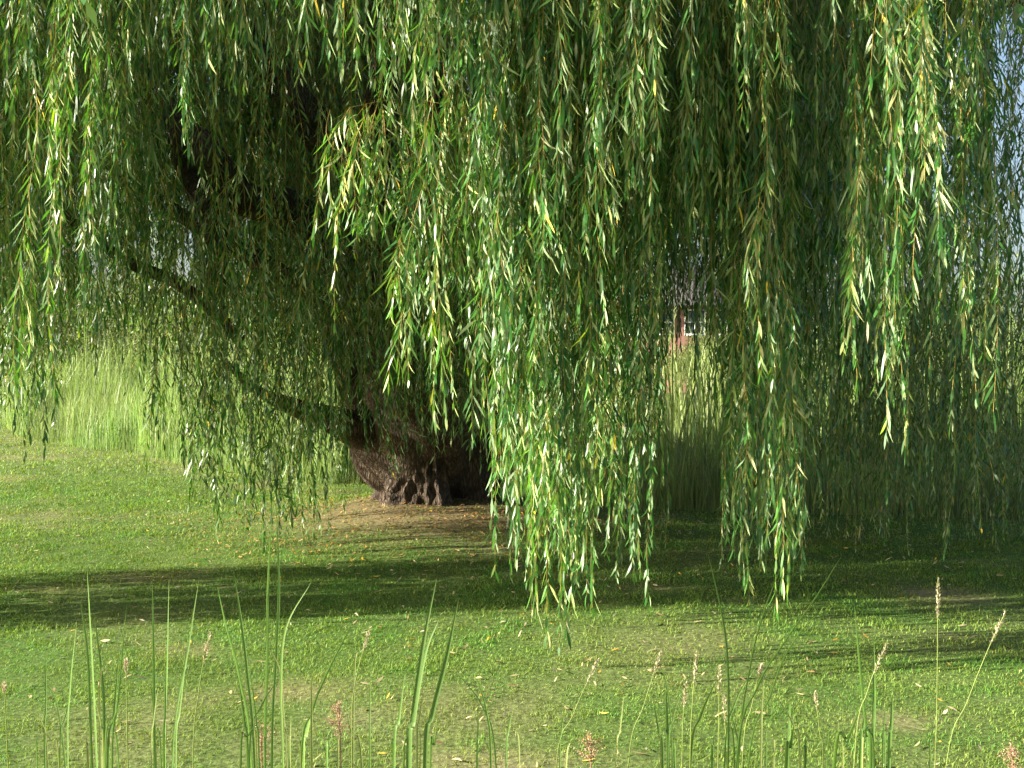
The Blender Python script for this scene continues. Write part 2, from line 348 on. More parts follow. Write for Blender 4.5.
f = np.stack([i[:-1], np.roll(i[:-1], -1, 1), np.roll(i[1:], -1, 1), i[1:]], -1).reshape(-1, 4)
trunk = mesh('trunk', V, [f, i[-1][None]], M_bark, willow, smooth=True)
trunk['label'] = 'stout brown trunk with a dark hollow in its foot'
z0 = np.array([TR[0], TR[1], 0])
LIMBS = [
 ([U(405,470,11.1), U(372,440,10.9), U(340,424,10.7), U(305,412,10.5), U(272,398,10.3), U(245,380,9.9), U(215,350,9.6)], [.30,.24,.14,.10,.06,.04,.015]),
 ([U(428,545,11.25), U(402,492,11.2), U(378,445,11.1), U(362,380,11), U(330,310,11.2), U(292,275,11.4), U(233,243,11.6), U(160,205,12), U(90,150,12.6), U(30,90,13)], [.30,.26,.28,.24,.16,.12,.10,.08,.06,.03]),
 ([U(420,440,11.1), U(405,330,11), U(375,220,10.9), U(325,135,10.6), U(278,78,10.4), U(235,10,10.2), U(200,-90,10), U(150,-190,9.6)], [.42,.33,.26,.20,.16,.13,.10,.05]),
 ([U(415,440,11.0), U(380,300,10.6), U(300,215,10.2), U(240,190,9.9), U(190,150,9.6), U(155,90,9.4), U(120,20,9.2), U(80,-70,9), U(20,-150,8.6)], [.38,.27,.17,.15,.15,.14,.12,.08,.04]),
 ([U(172,120,9.5), U(190,163,9.5), U(213,225,9.6), U(219,270,9.6), U(216,318,9.6)], [.10,.12,.10,.085,.06]),
 ([U(240,340,10.8), U(215,312,10.6), U(176,284,10.4), U(132,262,10.2), U(80,225,10), U(30,180,9.8)], [.06,.065,.06,.055,.04,.02]),
 ([U(440,440,11.1), U(450,300,11.2), U(440,150,11.1), U(420,20,10.8), U(395,-120,10.2), U(380,-250,9.4)], [.42,.33,.28,.22,.16,.06]),
 ([U(460,440,11.2), U(500,300,11.4), U(560,150,11.2), U(620,20,10.8), U(680,-90,10.2), U(740,-160,9.2), U(780,-160,8.2)], [.40,.30,.24,.19,.15,.10,.04]),
 ([U(470,430,11.2), U(540,330,11.6), U(640,215,11.8), U(760,110,11.8), U(870,40,11.6), U(990,0,11.2), U(1080,0,10.8)], [.36,.27,.21,.16,.13,.10,.05]),
 ([U(455,440,11.4), U(480,250,12.6), U(520,80,13.8), U(560,-60,15), U(600,-100,16.3)], [.36,.26,.18,.11,.04]),
 ([U(430,440,11.4), U(380,260,12.8), U(320,120,14.0), U(250,20,15.2), U(190,0,16.4)], [.34,.25,.18,.11,.04]),
 ([U(445,440,10.9), U(470,280,9.8), U(510,120,8.8), U(540,-60,7.8), U(560,-160,6.8), U(570,-180,6.0)], [.32,.22,.15,.11,.08,.04]),
 ([U(435,440,10.9), U(400,250,9.6), U(390,90,8.5), U(400,-60,7.4), U(430,-120,6.4), U(470,-100,5.8)], [.30,.20,.14,.10,.07,.04]),
 ([U(465,430,11.3), U(560,300,12.2), U(700,200,13.2), U(840,120,14.2), U(930,100,15)], [.30,.20,.14,.09,.04]),
]
q_start = lambda p: p[0][1] > 10.8 and p[0][2] < 1.1 and p[0][2] > .4
for k, (pts, rad) in enumerate(LIMBS):
    if q_start(pts) : pts = [z0+np.array([(pts[0][0]-TR[0])*.5, .9, .25])]+pts; rad = [rad[0]*.85]+rad
    pts = [U(PX(q[0], q[1]), HOR-(q[2]-CAMH)*F/q[1], q[1]-.8*min(1, max(0, (13-q[1])/2)) if q[1] > 9.5 else q[1]) for q in pts]
    V, fs, cap, p = tube(pts, rad, 8, 16, .14, k)
    o = mesh('limb', V, fs+cap, M_bark, willow, smooth=True)
    if k == 4: o['label'] = 'dark branch stub bent downward'

# --- the front curtain, hand laid: tip px, tip py, distance, side shoots, extra bundles round it
kwF = dict(sp=.027, L=.158, Wd=.0142, ang=(.28, .85))
FRONT = [
 # px, py, d, n, copies, (optional) top py
 (12,430,6.20,4,2),(25,458,6.00,4,2),(44,448,6.10,4,2),(2,330,6.30,4,2),(8,100,5.70,4,2),(24,70,5.70,3,1),(48,335,6.60,4,2),
 (82,290,5.80,4,2),(70,200,5.70,4,2),(95,345,6.10,4,2),(100,100,5.70,3,1),(50,45,5.70,3,1),(132,75,5.70,3,2),
 (190,150,5.70,4,1),(178,60,5.70,3,1),(215,92,5.70,4,2),(242,88,5.70,4,2),(188,155,5.70,4,0),(270,85,5.70,3,1),(300,80,5.70,4,2),(120,170,6.00,4,2),(150,200,6.60,4,1),
 (330,50,5.08,3,2),(355,90,4.98,4,2),(372,82,4.98,4,2),(392,118,5.08,4,2),(412,75,5.08,4,2),(432,82,4.88,4,2),(452,60,4.98,4,2),(468,96,4.98,4,2),(490,80,4.98,4,2),
 (368,225,5.18,4,0,100),(356,232,5.18,4,0,112),(385,235,5.28,4,0,110),
 (408,384,5.08,4,1,100),(398,330,5.18,3,0,120),(437,428,5.08,4,1),(453,408,5.18,3,1),(425,350,5.28,4,1),(484,424,5.08,4,1),(470,370,5.18,4,1),(500,400,5.38,4,1),
 (497,572,5.38,5,2),(515,556,5.28,5,2),(530,600,5.28,5,2),(545,638,5.18,6,3),(560,648,5.18,6,3),(574,622,5.28,6,3),(588,596,5.38,5,2),(520,480,5.08,5,3),(540,500,4.98,5,3),(560,470,4.98,5,2),(580,520,5.18,5,2),(600,500,5.60,5,2),(510,360,4.88,4,2),(545,370,4.78,4,2),(575,330,4.88,4,2),(598,400,5.28,4,2),
 (612,470,5.70,4,2),(625,520,5.80,4,1),(640,574,5.70,5,1),(648,602,5.80,3,1),(655,545,5.90,4,1),(665,480,6.00,4,1),(632,300,5.08,4,2),(648,240,4.88,4,2),(660,350,5.18,4,2),(618,215,4.78,4,2),(590,200,4.78,4,2),(640,190,4.68,4,1),(560,240,4.78,4,2),(530,230,4.88,4,2),(500,240,4.98,4,2),
 (672,300,5.80,3,1),(690,240,5.28,4,2),(705,270,5.90,3,1),(715,330,6.00,3,1),(740,390,5.75,4,2),(728,250,4.93,4,2),(700,180,5.08,4,2),(745,130,4.73,4,2),(770,180,4.83,4,2),
 (721,560,5.35,4,1),(735,520,5.45,5,1),(748,612,5.13,4,1),(762,560,5.35,5,2),(775,606,5.03,5,1),(788,540,5.35,5,2),(800,574,5.35,4,1),(730,470,5.55,5,2),(760,440,5.13,5,2),(785,420,5.35,5,2),(800,360,5.55,4,2),
 (825,290,6.00,4,2),(840,230,5.18,4,2),(815,180,5.28,4,2),(858,384,4.76,4,1),(850,300,4.86,4,1),(872,330,5.18,4,2),(884,438,4.76,4,1),(902,452,4.86,4,1),(893,330,4.66,4,2),(915,300,4.66,4,1),(930,370,4.96,4,1),(951,430,4.96,3,1),(965,340,4.66,4,1),(978,400,4.66,4,1),(992,412,4.66,4,1),(940,250,4.56,4,2),(925,180,4.46,4,2),(900,140,4.46,4,2),(870,120,4.56,4,2),(955,120,4.66,3,1),(985,250,4.96,3,1),
 (688,285,5.40,4,2),(712,300,5.60,4,1),(700,250,5.10,4,2),(1000,30,4.66,2,0),(1010,300,6.50,2,1),
]
parts = 0
for row in FRONT:
    px, py, d, n, cp = row[:5]; LV = Leaves()
    for c in range(cp+1):
        qx = px+(R.normal(0, 7) if c else 0); qy = py-(abs(R.normal(0, 55)) if c else 0); dd = d+(R.normal(0, .22) if c else 0)
        tip = U(qx, qy, dd)
        if len(row) > 5: top = U(px+18+R.normal(0, 10), row[5]+R.normal(0, 6), dd+.15)
        else:
            top = np.array([tip[0]*1.0+R.normal(0, .2), dd+R.uniform(.2, .7), max(4.4, tip[2]+1.4)+R.uniform(.1, 1.3)])
        bundle(LV, top, tip, n+1, .085, **kwF, base=(1, 1, 1) if R.random() < .6 else (1.3, 1.15, .9), bare=max(0, R.normal(.05, .12)))
    if parts < 96: o = LV.build('hanging_branch', willow); parts += 1
    else:
        if parts == 96: rest = Leaves(); parts += 1
        rest.p += LV.p; rest.tw += LV.tw
for k in range(78):
    g_ = k % 3
    px, d = (R.uniform(500, 625), R.uniform(5.7, 6.6)) if g_ < 1 else (R.uniform(625, 700), R.uniform(6.5, 8.2)) if R.random() < .35 else (R.uniform(722, 880), R.uniform(5.6, 6.8))
    py = R.uniform(470, 590) if px < 670 else R.uniform(420, 470) if px < 722 else R.uniform(470, 590) if px < 805 else R.uniform(330, 430)
    if 670 < px < 722: py = 300
    tip = U(px, py, d); bundle(rest, (tip[0]+R.normal(0, .3), d+.4, 4.6), tip, 4, .10, **kwF)
# middle-distance shoots left of and over the trunk
for px, py in ((150,430),(160,455),(178,462),(188,480),(200,515),(208,500),(220,552),(232,525),(242,520),(255,545),(262,560),(272,548),(284,560),(296,535),(305,560),(318,545),(330,520),(340,495),(350,480),(362,465),(374,440),(386,455),(395,492),(404,440),(418,425),(430,440),(445,420),(460,440),(470,430),(478,470),(384,462),(412,455),(424,462),(438,456),(452,462),(466,458),(474,450),(482,480),(175,420),(210,440),(235,470),(265,480),(290,470),(310,470),(330,430),(350,410),(365,400),(145,370),(120,352),(95,365),(132,340),(75,380),(60,372)):
    for c in range(3 if px > 370 else 2):
        d = R.uniform(7.3, 8.8); tip = U(px+R.normal(0, 6), py-12-abs(R.normal(0, 30))*c, d)
        bundle(rest, (tip[0]+R.normal(0, .35), d+R.normal(.2, .3), tip[2]+R.uniform(1.6, 2.6)), tip, 4, .14, sp=.030, L=.125, Wd=.0145, ang=(.35, 1.0), base=(.95, .95, .9))
for px, py in [(R.uniform(826, 1040), R.uniform(440, 575)) for _ in range(34)]:
    d = R.uniform(7.6, 9.2); tip = U(px, py, d)
    bundle(rest, (tip[0]+R.normal(0, .3), d+.3, tip[2]+R.uniform(1.5, 2.6)), tip, 4, .14, sp=.030, L=.13, Wd=.0145, ang=(.35, .9), base=(.95, .95, .9))
for px, py in ((682,345),(700,330),(716,340),(693,348),(676,360),(708,352),(688,325),(719,350),(703,343),(697,310),(681,352),(690,340),(700,352),(711,343),(696,346),(706,333),(717,338),(686,333)):
    tip = U(px, py, 8.6); bundle(rest, (tip[0]+.2, 9, tip[2]+2.6), tip, 3, .14, sp=.034, L=.12, Wd=.014)
# isolated pale branch that swings out over the dark gap, and the near horizontal boughs
LV = Leaves(); bundle(LV, U(372,102,5.0), U(335,330,4.95), 0, .05, sp=.03, L=.105, Wd=.014, ang=(.4, .8), base=(1.7, 1.35, .8), power=3.2, wig=.012)
hang(LV, U(330,110,5.0)+0, U(336,150,4.98), sp=.03, L=.09, Wd=.012); o = LV.build('hanging_branch', willow)
for a_, b_ in (((350,108),(470,112)), ((380,132),(560,140)), ((470,118),(600,150)), ((700,60),(760,95)), ((560,60),(640,30))):
    LV = rest
    p0 = U(*b_, 5.6); p1 = U(*a_, 5.2); s = np.linspace(0, 1, 9)[:, None]; pts = p0*(1-s)+p1*s; pts[:, 2] += .06*np.sin(s[:, 0]*3.1)
    LV.twig(pts, .006, .003)
    for k in range(14):
        q = pts[R.integers(1, 9)]; l = R.uniform(.15, .9)
        hang(LV, q, q+np.array([R.normal(0, .1), R.normal(0, .12), -l]), **{**kwF, 'ang': (.4, 1.0)}, base=(1.2, 1.1, .85), power=3)

# --- the rest of the crown: a deep volume of hanging shoots right round the tree
MIDP = np.array([(-1500,330),(-60,330),(-30,430),(0,430),(50,440),(70,385),(140,375),(165,420),(200,490),(235,535),(275,548),(325,535),(350,480),(372,430),(400,440),(430,436),(480,440),(500,510),(600,510),(640,470),(668,360),(690,322),(715,325),(735,420),(760,510),(800,530),(850,550),(880,572),(950,560),(1024,560),(1500,560)])
MIDP2 = MIDP.copy(); MIDP2[:, 1] = np.minimum(MIDP2[:, 1], 470); MIDP2[(MIDP2[:, 0] > -100) & (MIDP2[:, 0] < 165), 1] = 340
BACKP = np.array([(-400,330),(0,335),(60,330),(150,325),(210,345),(300,380),(400,420),(500,430),(660,420),(684,295),(718,295),(745,360),(800,370),(1024,400),(1500,400)])
def volume(LV, n, r0, r1, prof, sp, L, Wd, ztop, back=None, keep=None, base=(1, 1, 1), side=2, fall=90, clump=True):
    cnt = 0
    while cnt < n:
        an = R.uniform(0, 2*math.pi); r = math.sqrt(R.uniform(r0*r0, r1*r1))
        x = TR[0]+r*math.cos(an); y = TR[1]+r*math.sin(an)*.95
        if y < 5.0 or (clump and y < 6.4 and PX(x, y) > -40 and PX(x, y) < 1040) or (clump and vnoise(x+9, y, .45) < R.uniform(.44, .62)): continue
        if back is not None and (y > TR[1]+.5) != back: continue
        px = PX(x, y)
        if keep is not None and R.random() > keep(px, x, y, r): continue
        py = np.interp(px, prof[:, 0], prof[:, 1])-abs(R.normal(0, fall*(1.5 if px > 600 else 1))); zt = max(CAMH-(py-HOR)*y/F, .15)
        top = ztop(r)+R.uniform(-.8, .8); z1 = zt
        if top-z1 < .8: top = z1+R.uniform(.8, 1.6)
        ln = min(top-z1, R.uniform(1.6, 3.6)); cnt += 1
        bundle(LV, (x+R.normal(0, .3), y+R.normal(0, .3), z1+ln), (x, y, z1), side, .14, sp=sp, L=L, Wd=Wd, base=base, ang=(.3, .9), yellow=.012)
        # the same shoot line continues upward to the bough
        z = z1+ln*.8
        while z < top-.5:
            l = R.uniform(1.2, 2.6); xx = x+R.normal(0, .3); yy = y+R.normal(0, .3)
            bundle(LV, (xx+R.normal(0, .25), yy+R.normal(0, .25), z+l), (xx, yy, z), side, .14, sp=sp*1.1, L=L, Wd=Wd, base=base, ang=(.3, .9), yellow=.012)
            z += l*.85
dome = lambda r: 4.2+4.3*math.sqrt(max(0, 1-(r/6.6)**2))
crown = rest
volume(crown, 430, 3.6, 6.2, MIDP, .033, .12, .0145, lambda r: min(dome(r), 6.2), False, keep=lambda px, x, y, r: (.2 if 60 < px < 150 else (.9 if y > 7.2 else 0) if px < -40 else .25 if px > 600 else .5 if 150 <= px < 345 and R.random() < .6 else .14 if px > 955 else 1.0)*(.6 if 676 < px < 722 else 1))
back = Leaves()
volume(back, 1650, 1.6, 6.6, BACKP, .05, .14, .02, lambda r: min(dome(r), 8.2), True, keep=lambda px, x, y, r: .25 if (px < 62 and R.random() < .8) else 1.0 if px < 400 else .45 if px < 950 else .06 if px > 950 else 1.0, base=(.95, .95, .9))
volume(back, 190, .8, 4.2, MIDP2, .045, .13, .018, lambda r: min(dome(r), 8.2), False, keep=lambda px, x, y, r: (.15 if 676 < px < 722 else 1), base=(.95, .95, .9), fall=140)
# the left shoulder of the crown, beyond the picture's edge, shades the turf and the inside of the tree
for k in range(620):
    if k < 160: y = R.uniform(5.7, 6.35) if R.random() < .6 else R.uniform(6.65, 7.15); x = R.uniform(-6.8, -(.56*y+.25)); z1 = abs(R.normal(.5, .5))+.15; zt = 5.2
    else: y = R.uniform(7.6, 12.4); x = R.uniform(-8.3, max(-8.0, -(.56*y+.35))); z1 = R.uniform(2.2, 2.9)+(.7 if 8.2 < y < 11 else 0); zt = 7.0
    if 0: z1 += 1.2
    while z1 < zt:
        l = R.uniform(1.5, 2.6); bundle(back, (x+R.normal(0, .2), y+R.normal(0, .15), z1+l), (x, y, z1), 2, .16, sp=.06, L=.15, Wd=.026, ang=(.3, .9)); z1 += l*.85
# leafy roof of the crown, out of the picture, that shades the inside
for k in range(2600):
    an = R.uniform(0, 6.283); r = 6.5*math.sqrt(R.random()); x = TR[0]+r*math.cos(an); y = TR[1]+r*math.sin(an)
    z = dome(r)+R.uniform(-.5, .4)
    if y > 5 and z < 6.3 and (935 < PX(x, y) < 1300 or -50 < PX(x, y) < 60) and R.random() < .8: continue
    hang(back, (x, y, z), (x+R.normal(0, .5)+.7*math.cos(an), y+R.normal(0, .5)+.7*math.sin(an), z-R.uniform(.9, 1.9)), sp=.03, L=.16, Wd=.03, ang=(.5, 1.3))
o = rest.build('crown', willow)
o = back.build('inner_foliage', willow, fine=False); o['label'] = 'shaded foliage inside and behind the crown'

# ------------------------------------------------------------------ fallen leaves
n = 4200; y = np.sqrt(R.uniform(3.4**2, 13**2, n)); x = R.uniform(-.6, .6, n)*y
n2 = 5200; x = np.append(x, TR[0]+R.normal(0, 1.1, n2)); y = np.append(y, TR[1]-.7+R.normal(0, .75, n2)); 
k = (y < edge(x)-.1) & (R.random(len(x)) < .25+1.1*vnoise(x, y, .7)**2); x = x[k]; y = y[k]; n = len(x); az = R.uniform(0, 6.283, n)
D = unit(np.stack([np.cos(az), np.sin(az), R.normal(0, .25, n)], 1)); Sd = unit(np.cross(D, np.array([0, 0, 1.]))+R.normal(0, .35, (n, 3))); Sd = unit(Sd-D*np.sum(D*Sd, 1)[:, None])
c = np.array([1, 1, 1])[None]*R.uniform(.6, 1.35, (n, 1)); q = R.random(n); m_ = (np.abs(x-TR[0]) < 2.2) & (np.abs(y-TR[1]+.7) < 1.6); c[m_] *= np.array([.85, .66, .45]); c[q < .12] *= np.array([1.5, 1.1, .35]); c[q > .8] *= np.array([.55, .45, .45]); c[(q > .6) & (q < .8)] *= np.array([1.15, 1.2, 1.5])
LL = Leaves(); LL.add(np.stack([x, y, gz(x, y)+.016], 1), D, Sd, R.uniform(.02, .075, n), R.uniform(.007, .016, n), rgba(c))
V, fs, TT, mi = LL.arrays(True); tag(mesh('fallen_leaves', V, fs, M_litter, tint=TT), kind='stuff')

# ------------------------------------------------------------------ tall foreground plants
def ribbon(pix, d, wpx, tipd=0):
    """a long blade through picture points carried to distance d, root on the ground below"""
    P = [U(px, py, d+tipd*k) for k, (px, py) in enumerate(pix)]
    g = np.array([P[0][0]+(P[0][0]-P[1][0])*.35, P[0][1]+.05, float(gz(np.array(P[0][0]), np.array(P[0][1])))-.01])
    c = cat([g]+P, 6); n = len(c); t = np.linspace(0, 1, n)
    w = wpx*d/F*.5*np.minimum(1, .55+t*1.5)*np.clip((1-t)*3.2, 0, 1)**.7
    yaw = R.uniform(-.6, .6); Wv = np.array([math.cos(yaw), math.sin(yaw), 0]); Nn = np.array([-math.sin(yaw), math.cos(yaw), 0])
    V = np.stack([c-Wv*w[:, None], c+Nn*w[:, None]*.35, c+Wv*w[:, None]], 1).reshape(-1, 3)
    i = np.arange(n-1)[:, None]*3
    return V, [i+np.array([[0, 1, 4, 3]]), i+np.array([[1, 2, 5, 4]])], c
def stemtube(c, r0, r1):
    n = len(c); r = np.linspace(r0, r1, n)[:, None]
    V = np.stack([c+np.array([math.cos(a), math.sin(a), 0])*r for a in np.arange(5)*1.2566], 1).reshape(-1, 3); i = np.arange(n-1)[:, None]*5
    return V, [i+np.array([[k, (k+1) % 5, 5+(k+1) % 5, 5+k]]) for k in range(5)]
def seedhead(c, s0, rad, root, mat=None, name='seed_head', dens=900):
    """fuzzy spike of many small glumes along the end of a curve"""
    seg = np.linalg.norm(np.diff(c, axis=0), axis=1); cum = np.concatenate([[0], np.cumsum(seg)]); L = cum[-1]
    n = max(60, int(dens*s0)); s = np.sort(R.uniform(L-s0, L, n)); P = np.stack([np.interp(s, cum, c[:, i]) for i in range(3)], 1)
    u = (s-(L-s0))/s0; rr = rad*np.sin(np.pi*np.clip(u*.92+.05, 0, 1))**.6
    az = R.uniform(0, 6.28, n); O = np.stack([np.cos(az), np.sin(az), 0*az], 1)
    T = unit(c[-1]-c[-4]); D = unit(T[None]*1.2+O*R.uniform(.4, 1.1, (n, 1))); Sd = unit(np.cross(D, O+.01))
    LV = Leaves(); LV.add(P+O*(rr*.4)[:, None], D, Sd, rr*1.6+.004, rr*.5+.0012, rgba(np.ones((n, 3))*R.uniform(.65, 1.25, (n, 1))))
    V, fs, TT, mi = LV.arrays(False); return mesh(name, V, fs, mat or M_seed, root, TT)
G_, D_ = (1, 1, 1), (1.7, 1.15, 1.6)
# ('b' blade, 's' stalk with seed head): points from the picture's bottom edge to the tip, width px, colour
PLANTS = [
 ('reed_plant', 'clump of tall thin grass near the left edge, one pale seed stalk at its right', 2.3, [
   ('b', [(97,768),(92,660),(87,568)], 5, G_), ('b', [(92,768),(88,660),(80,599)], 4, G_), ('b', [(105,768),(103,690),(94,612)], 4.5, G_),
   ('b', [(68,768),(70,690),(77,619)], 3.5, G_), ('b', [(112,768),(118,700),(127,601)], 3, G_), ('b', [(108,768),(114,715),(120,638)], 4, G_),
   ('s', [(128,768),(127,715),(126,659)], 14, D_), ('b', [(60,768),(66,715),(84,655)], 2.5, G_), ('b', [(101,768),(104,745),(105,723)], 5, D_), ('b', [(88,768),(88,752),(86,736)], 4, D_)]),
 ('reed_plant', 'lone thin blade of grass standing between left edge and first tall clump', 2.4, [('b', [(45,768),(46,700),(45,636)], 3, G_)]),
 ('seed_stalk', 'pale seed stalk at the very left edge of the lawn foreground', 2.3, [('s', [(8,768),(6,722),(4,683)], 10, D_)]),
 ('reed_plant', 'three upright thin blades left of the pale bent seed stalk', 2.4, [
   ('b', [(155,768),(154,670),(152,575)], 4, G_), ('b', [(165,768),(167,670),(169,577)], 3.5, G_), ('b', [(172,768),(188,650),(199,579)], 3.5, G_),
   ('b', [(176,768),(180,710),(187,653)], 3.5, G_), ('b', [(164,768),(165,712),(166,660)], 3, G_)]),
 ('seed_stalk', 'pale seed stalk leaning right over the small bare earth patch', 2.35, [('s', [(193,768),(199,690),(210,631)], 30, D_)]),
 ('reed_plant', 'tallest foreground grass clump, blades reaching the hanging willow tips', 2.2, [
   ('b', [(265,768),(267,670),(268,587),(272,512)], 4.5, G_), ('b', [(272,768),(276,660),(279,580),(276,500)], 4, G_), ('b', [(283,768),(281,690),(286,628),(312,581)], 4, (1.2,1.1,1.1)),
   ('b', [(255,768),(247,670),(241,620),(234,573)], 4.5, G_), ('b', [(252,768),(240,680),(226,625),(217,585)], 3.5, G_), ('b', [(248,768),(244,720),(238,676)], 4, G_),
   ('b', [(287,768),(284,720),(279,668),(264,642)], 3, D_), ('b', [(290,768),(290,740),(291,714)], 3.5, D_), ('b', [(259,768),(256,720),(250,670)], 3, G_)]),
 ('reed_plant', 'forked arching grass blade right of the tallest left clump', 2.3, [
   ('b', [(301,768),(312,712),(324,680),(341,645),(359,610)], 3.5, G_), ('b', [(303,768),(306,735),(314,706)], 7, (1.15,1.1,1)), ('b', [(327,768),(328,757),(329,746)], 4, G_)]),
 ('seed_stalk', 'bent seed stalk with side leaf left of the broad blade pair', 2.3, [
   ('s', [(352,768),(354,690),(370,628)], 20, D_), ('b', [(354,700),(362,650),(386,639)], 2, D_), ('b', [(370,768),(370,710),(371,653)], 2.5, G_), ('b', [(362,768),(352,735),(347,714)], 3.5, D_)]),
 ('reed_plant', 'pair of broad bright green blades left of centre crossing the shaded turf', 2.1, [
   ('b', [(408,768),(412,722),(424,640),(437,577)], 6.5, G_), ('b', [(410,768),(414,722),(425,655),(439,619)], 6, G_), ('b', [(425,768),(432,716),(446,660),(459,597)], 7.5, G_),
   ('b', [(394,768),(399,720),(405,672)], 4.5, G_), ('b', [(430,768),(434,745),(438,718)], 4, G_)]),
 ('reed_plant', 'single short thin blade on the sunlit turf right of the broad pair', 2.5, [('b', [(477,768),(478,735),(478,705)], 3, G_)]),
 ('seed_stalk', 'slanting seed stalk near the middle with bent dry leaf at its foot', 2.4, [
   ('s', [(556,768),(573,715),(598,659)], 26, D_), ('b', [(566,768),(572,748),(548,739)], 3, D_), ('b', [(560,768),(561,735),(565,708)], 2.2, G_)]),
 ('seed_stalk', 'slanting seed stalk just left of the row of short upright stalks', 2.4, [
   ('s', [(628,768),(644,705),(661,652)], 22, D_), ('b', [(616,768),(620,730),(624,694)], 2.5, D_)]),
 ('reed_plant', 'short clump of upright blades and pale stalks below the right willow tassel', 2.3, [
   ('b', [(668,768),(667,728),(666,687)], 5.5, G_), ('b', [(663,768),(659,732),(653,698)], 4, G_), ('s', [(682,768),(683,722),(686,683)], 22, D_), ('s', [(690,768),(692,710),(697,650)], 30, D_),
   ('b', [(690,768),(701,716),(718,677)], 5, (1.2,1.1,1)), ('s', [(718,768),(719,715),(719,665)], 26, D_), ('s', [(726,768),(725,725),(724,694)], 24, D_), ('b', [(712,768),(713,752),(714,738)], 4, G_)]),
 ('reed_plant', 'fan of long arching blades spreading right in front of the shaded turf', 2.2, [
   ('b', [(728,768),(728,670),(722,615),(707,550)], 3.5, G_), ('b', [(738,768),(750,667),(764,612),(783,562)], 3.2, G_), ('b', [(736,768),(757,688),(786,640),(814,600),(844,552)], 4, G_),
   ('b', [(748,768),(770,697),(786,654),(812,619),(824,618)], 4, G_), ('s', [(742,768),(752,705),(762,664)], 12, D_)]),
 ('reed_plant', 'two stubby broad blades between the arching fan and the broad clump', 2.3, [
   ('b', [(788,768),(789,735),(790,700)], 5, G_), ('b', [(786,768),(790,748),(794,724)], 6, (1.2,1.15,1)), ('b', [(774,768),(774,745),(774,730)], 2.5, D_), ('b', [(805,768),(805,752),(806,737)], 5, G_)]),
 ('seed_stalk', 'short thin pale seed stalk left of the broad bladed clump', 2.5, [('s', [(823,768),(820,735),(815,692)], 16, D_), ('b', [(843,768),(840,740),(838,722)], 2, D_)]),
 ('reed_plant', 'clump of broad stiff blades with one leaning seed stalk among them', 2.1, [
   ('b', [(870,768),(866,727),(860,667),(854,601)], 6.5, G_), ('b', [(872,768),(874,710),(874,638)], 5.5, G_), ('s', [(854,768),(868,690),(887,644)], 28, D_),
   ('b', [(834,768),(848,738),(861,706)], 7, (1.15,1.1,1)), ('b', [(889,768),(891,730),(893,690)], 5.5, G_), ('b', [(874,768),(866,735),(862,700)], 5, G_), ('b', [(860,768),(863,730),(866,700)], 4, G_)]),
 ('seed_stalk', 'tall upright seed stalk standing alone before the shaded turf', 2.4, [('s', [(935,768),(937,700),(938,579)], 36, D_), ('b', [(930,768),(928,745),(924,735)], 2.5, G_)]),
 ('seed_stalk', 'tall seed stalk leaning right near the right edge', 2.4, [('s', [(946,768),(968,700),(990,645),(1006,611)], 32, D_)]),
]
for name, label, d, bl in PLANTS:
    bx = bl[0][1][0][0]; root = empty(name, (U(bx, 768, d)[0], d, 0), label, 'tall grass' if name == 'reed_plant' else 'seed stalk', 'tall grass plants in the foreground')
    for kind, pix, w, col in bl:
        dd = d+R.normal(0, .06)
        if kind == 'b':
            V, fs, c = ribbon(pix, dd, w*.66); cc = np.array(col)*R.uniform(.75, 1.15)
            mesh('blade', V, fs, M_reed, root, rgba(np.tile(cc, (len(V), 1))), smooth=True)
        else:
            _, _, c = ribbon(pix, dd, 3); V, fs = stemtube(c, .0016, .0010)
            st = mesh('stem', V, fs, M_reed, root, rgba(np.tile(np.array([1.6, 1.15, 1.3]), (len(V), 1))), smooth=True)
            seedhead(c, w*dd/F*1.15, .0040, st)
for root in [o for o in COL.objects if o.name.startswith('reed_plant')]:
    bx, d = root.location.x, root.location.y
    for k in range(4):
        p0 = PX(bx, d)+R.normal(0, 16); h = R.uniform(25, 110); l = R.normal(0, .35)*h
        pix = [(p0, 768), (p0+l*.3, 768-h*.6), (p0+l, 768-h)] if k else [(p0, 768), (p0+l*.3, 768-h*.9), (p0+l*1.1+8, 768-h*.8)]
        V, fs, c = ribbon(pix, d+R.normal(0, .1), R.uniform(1.2, 2.4)); cc = np.array(D_ if R.random() < .35 else G_)*R.uniform(.75, 1.2)
        mesh('blade', V, fs, M_reed, root, rgba(np.tile(cc, (len(V), 1))), smooth=True)
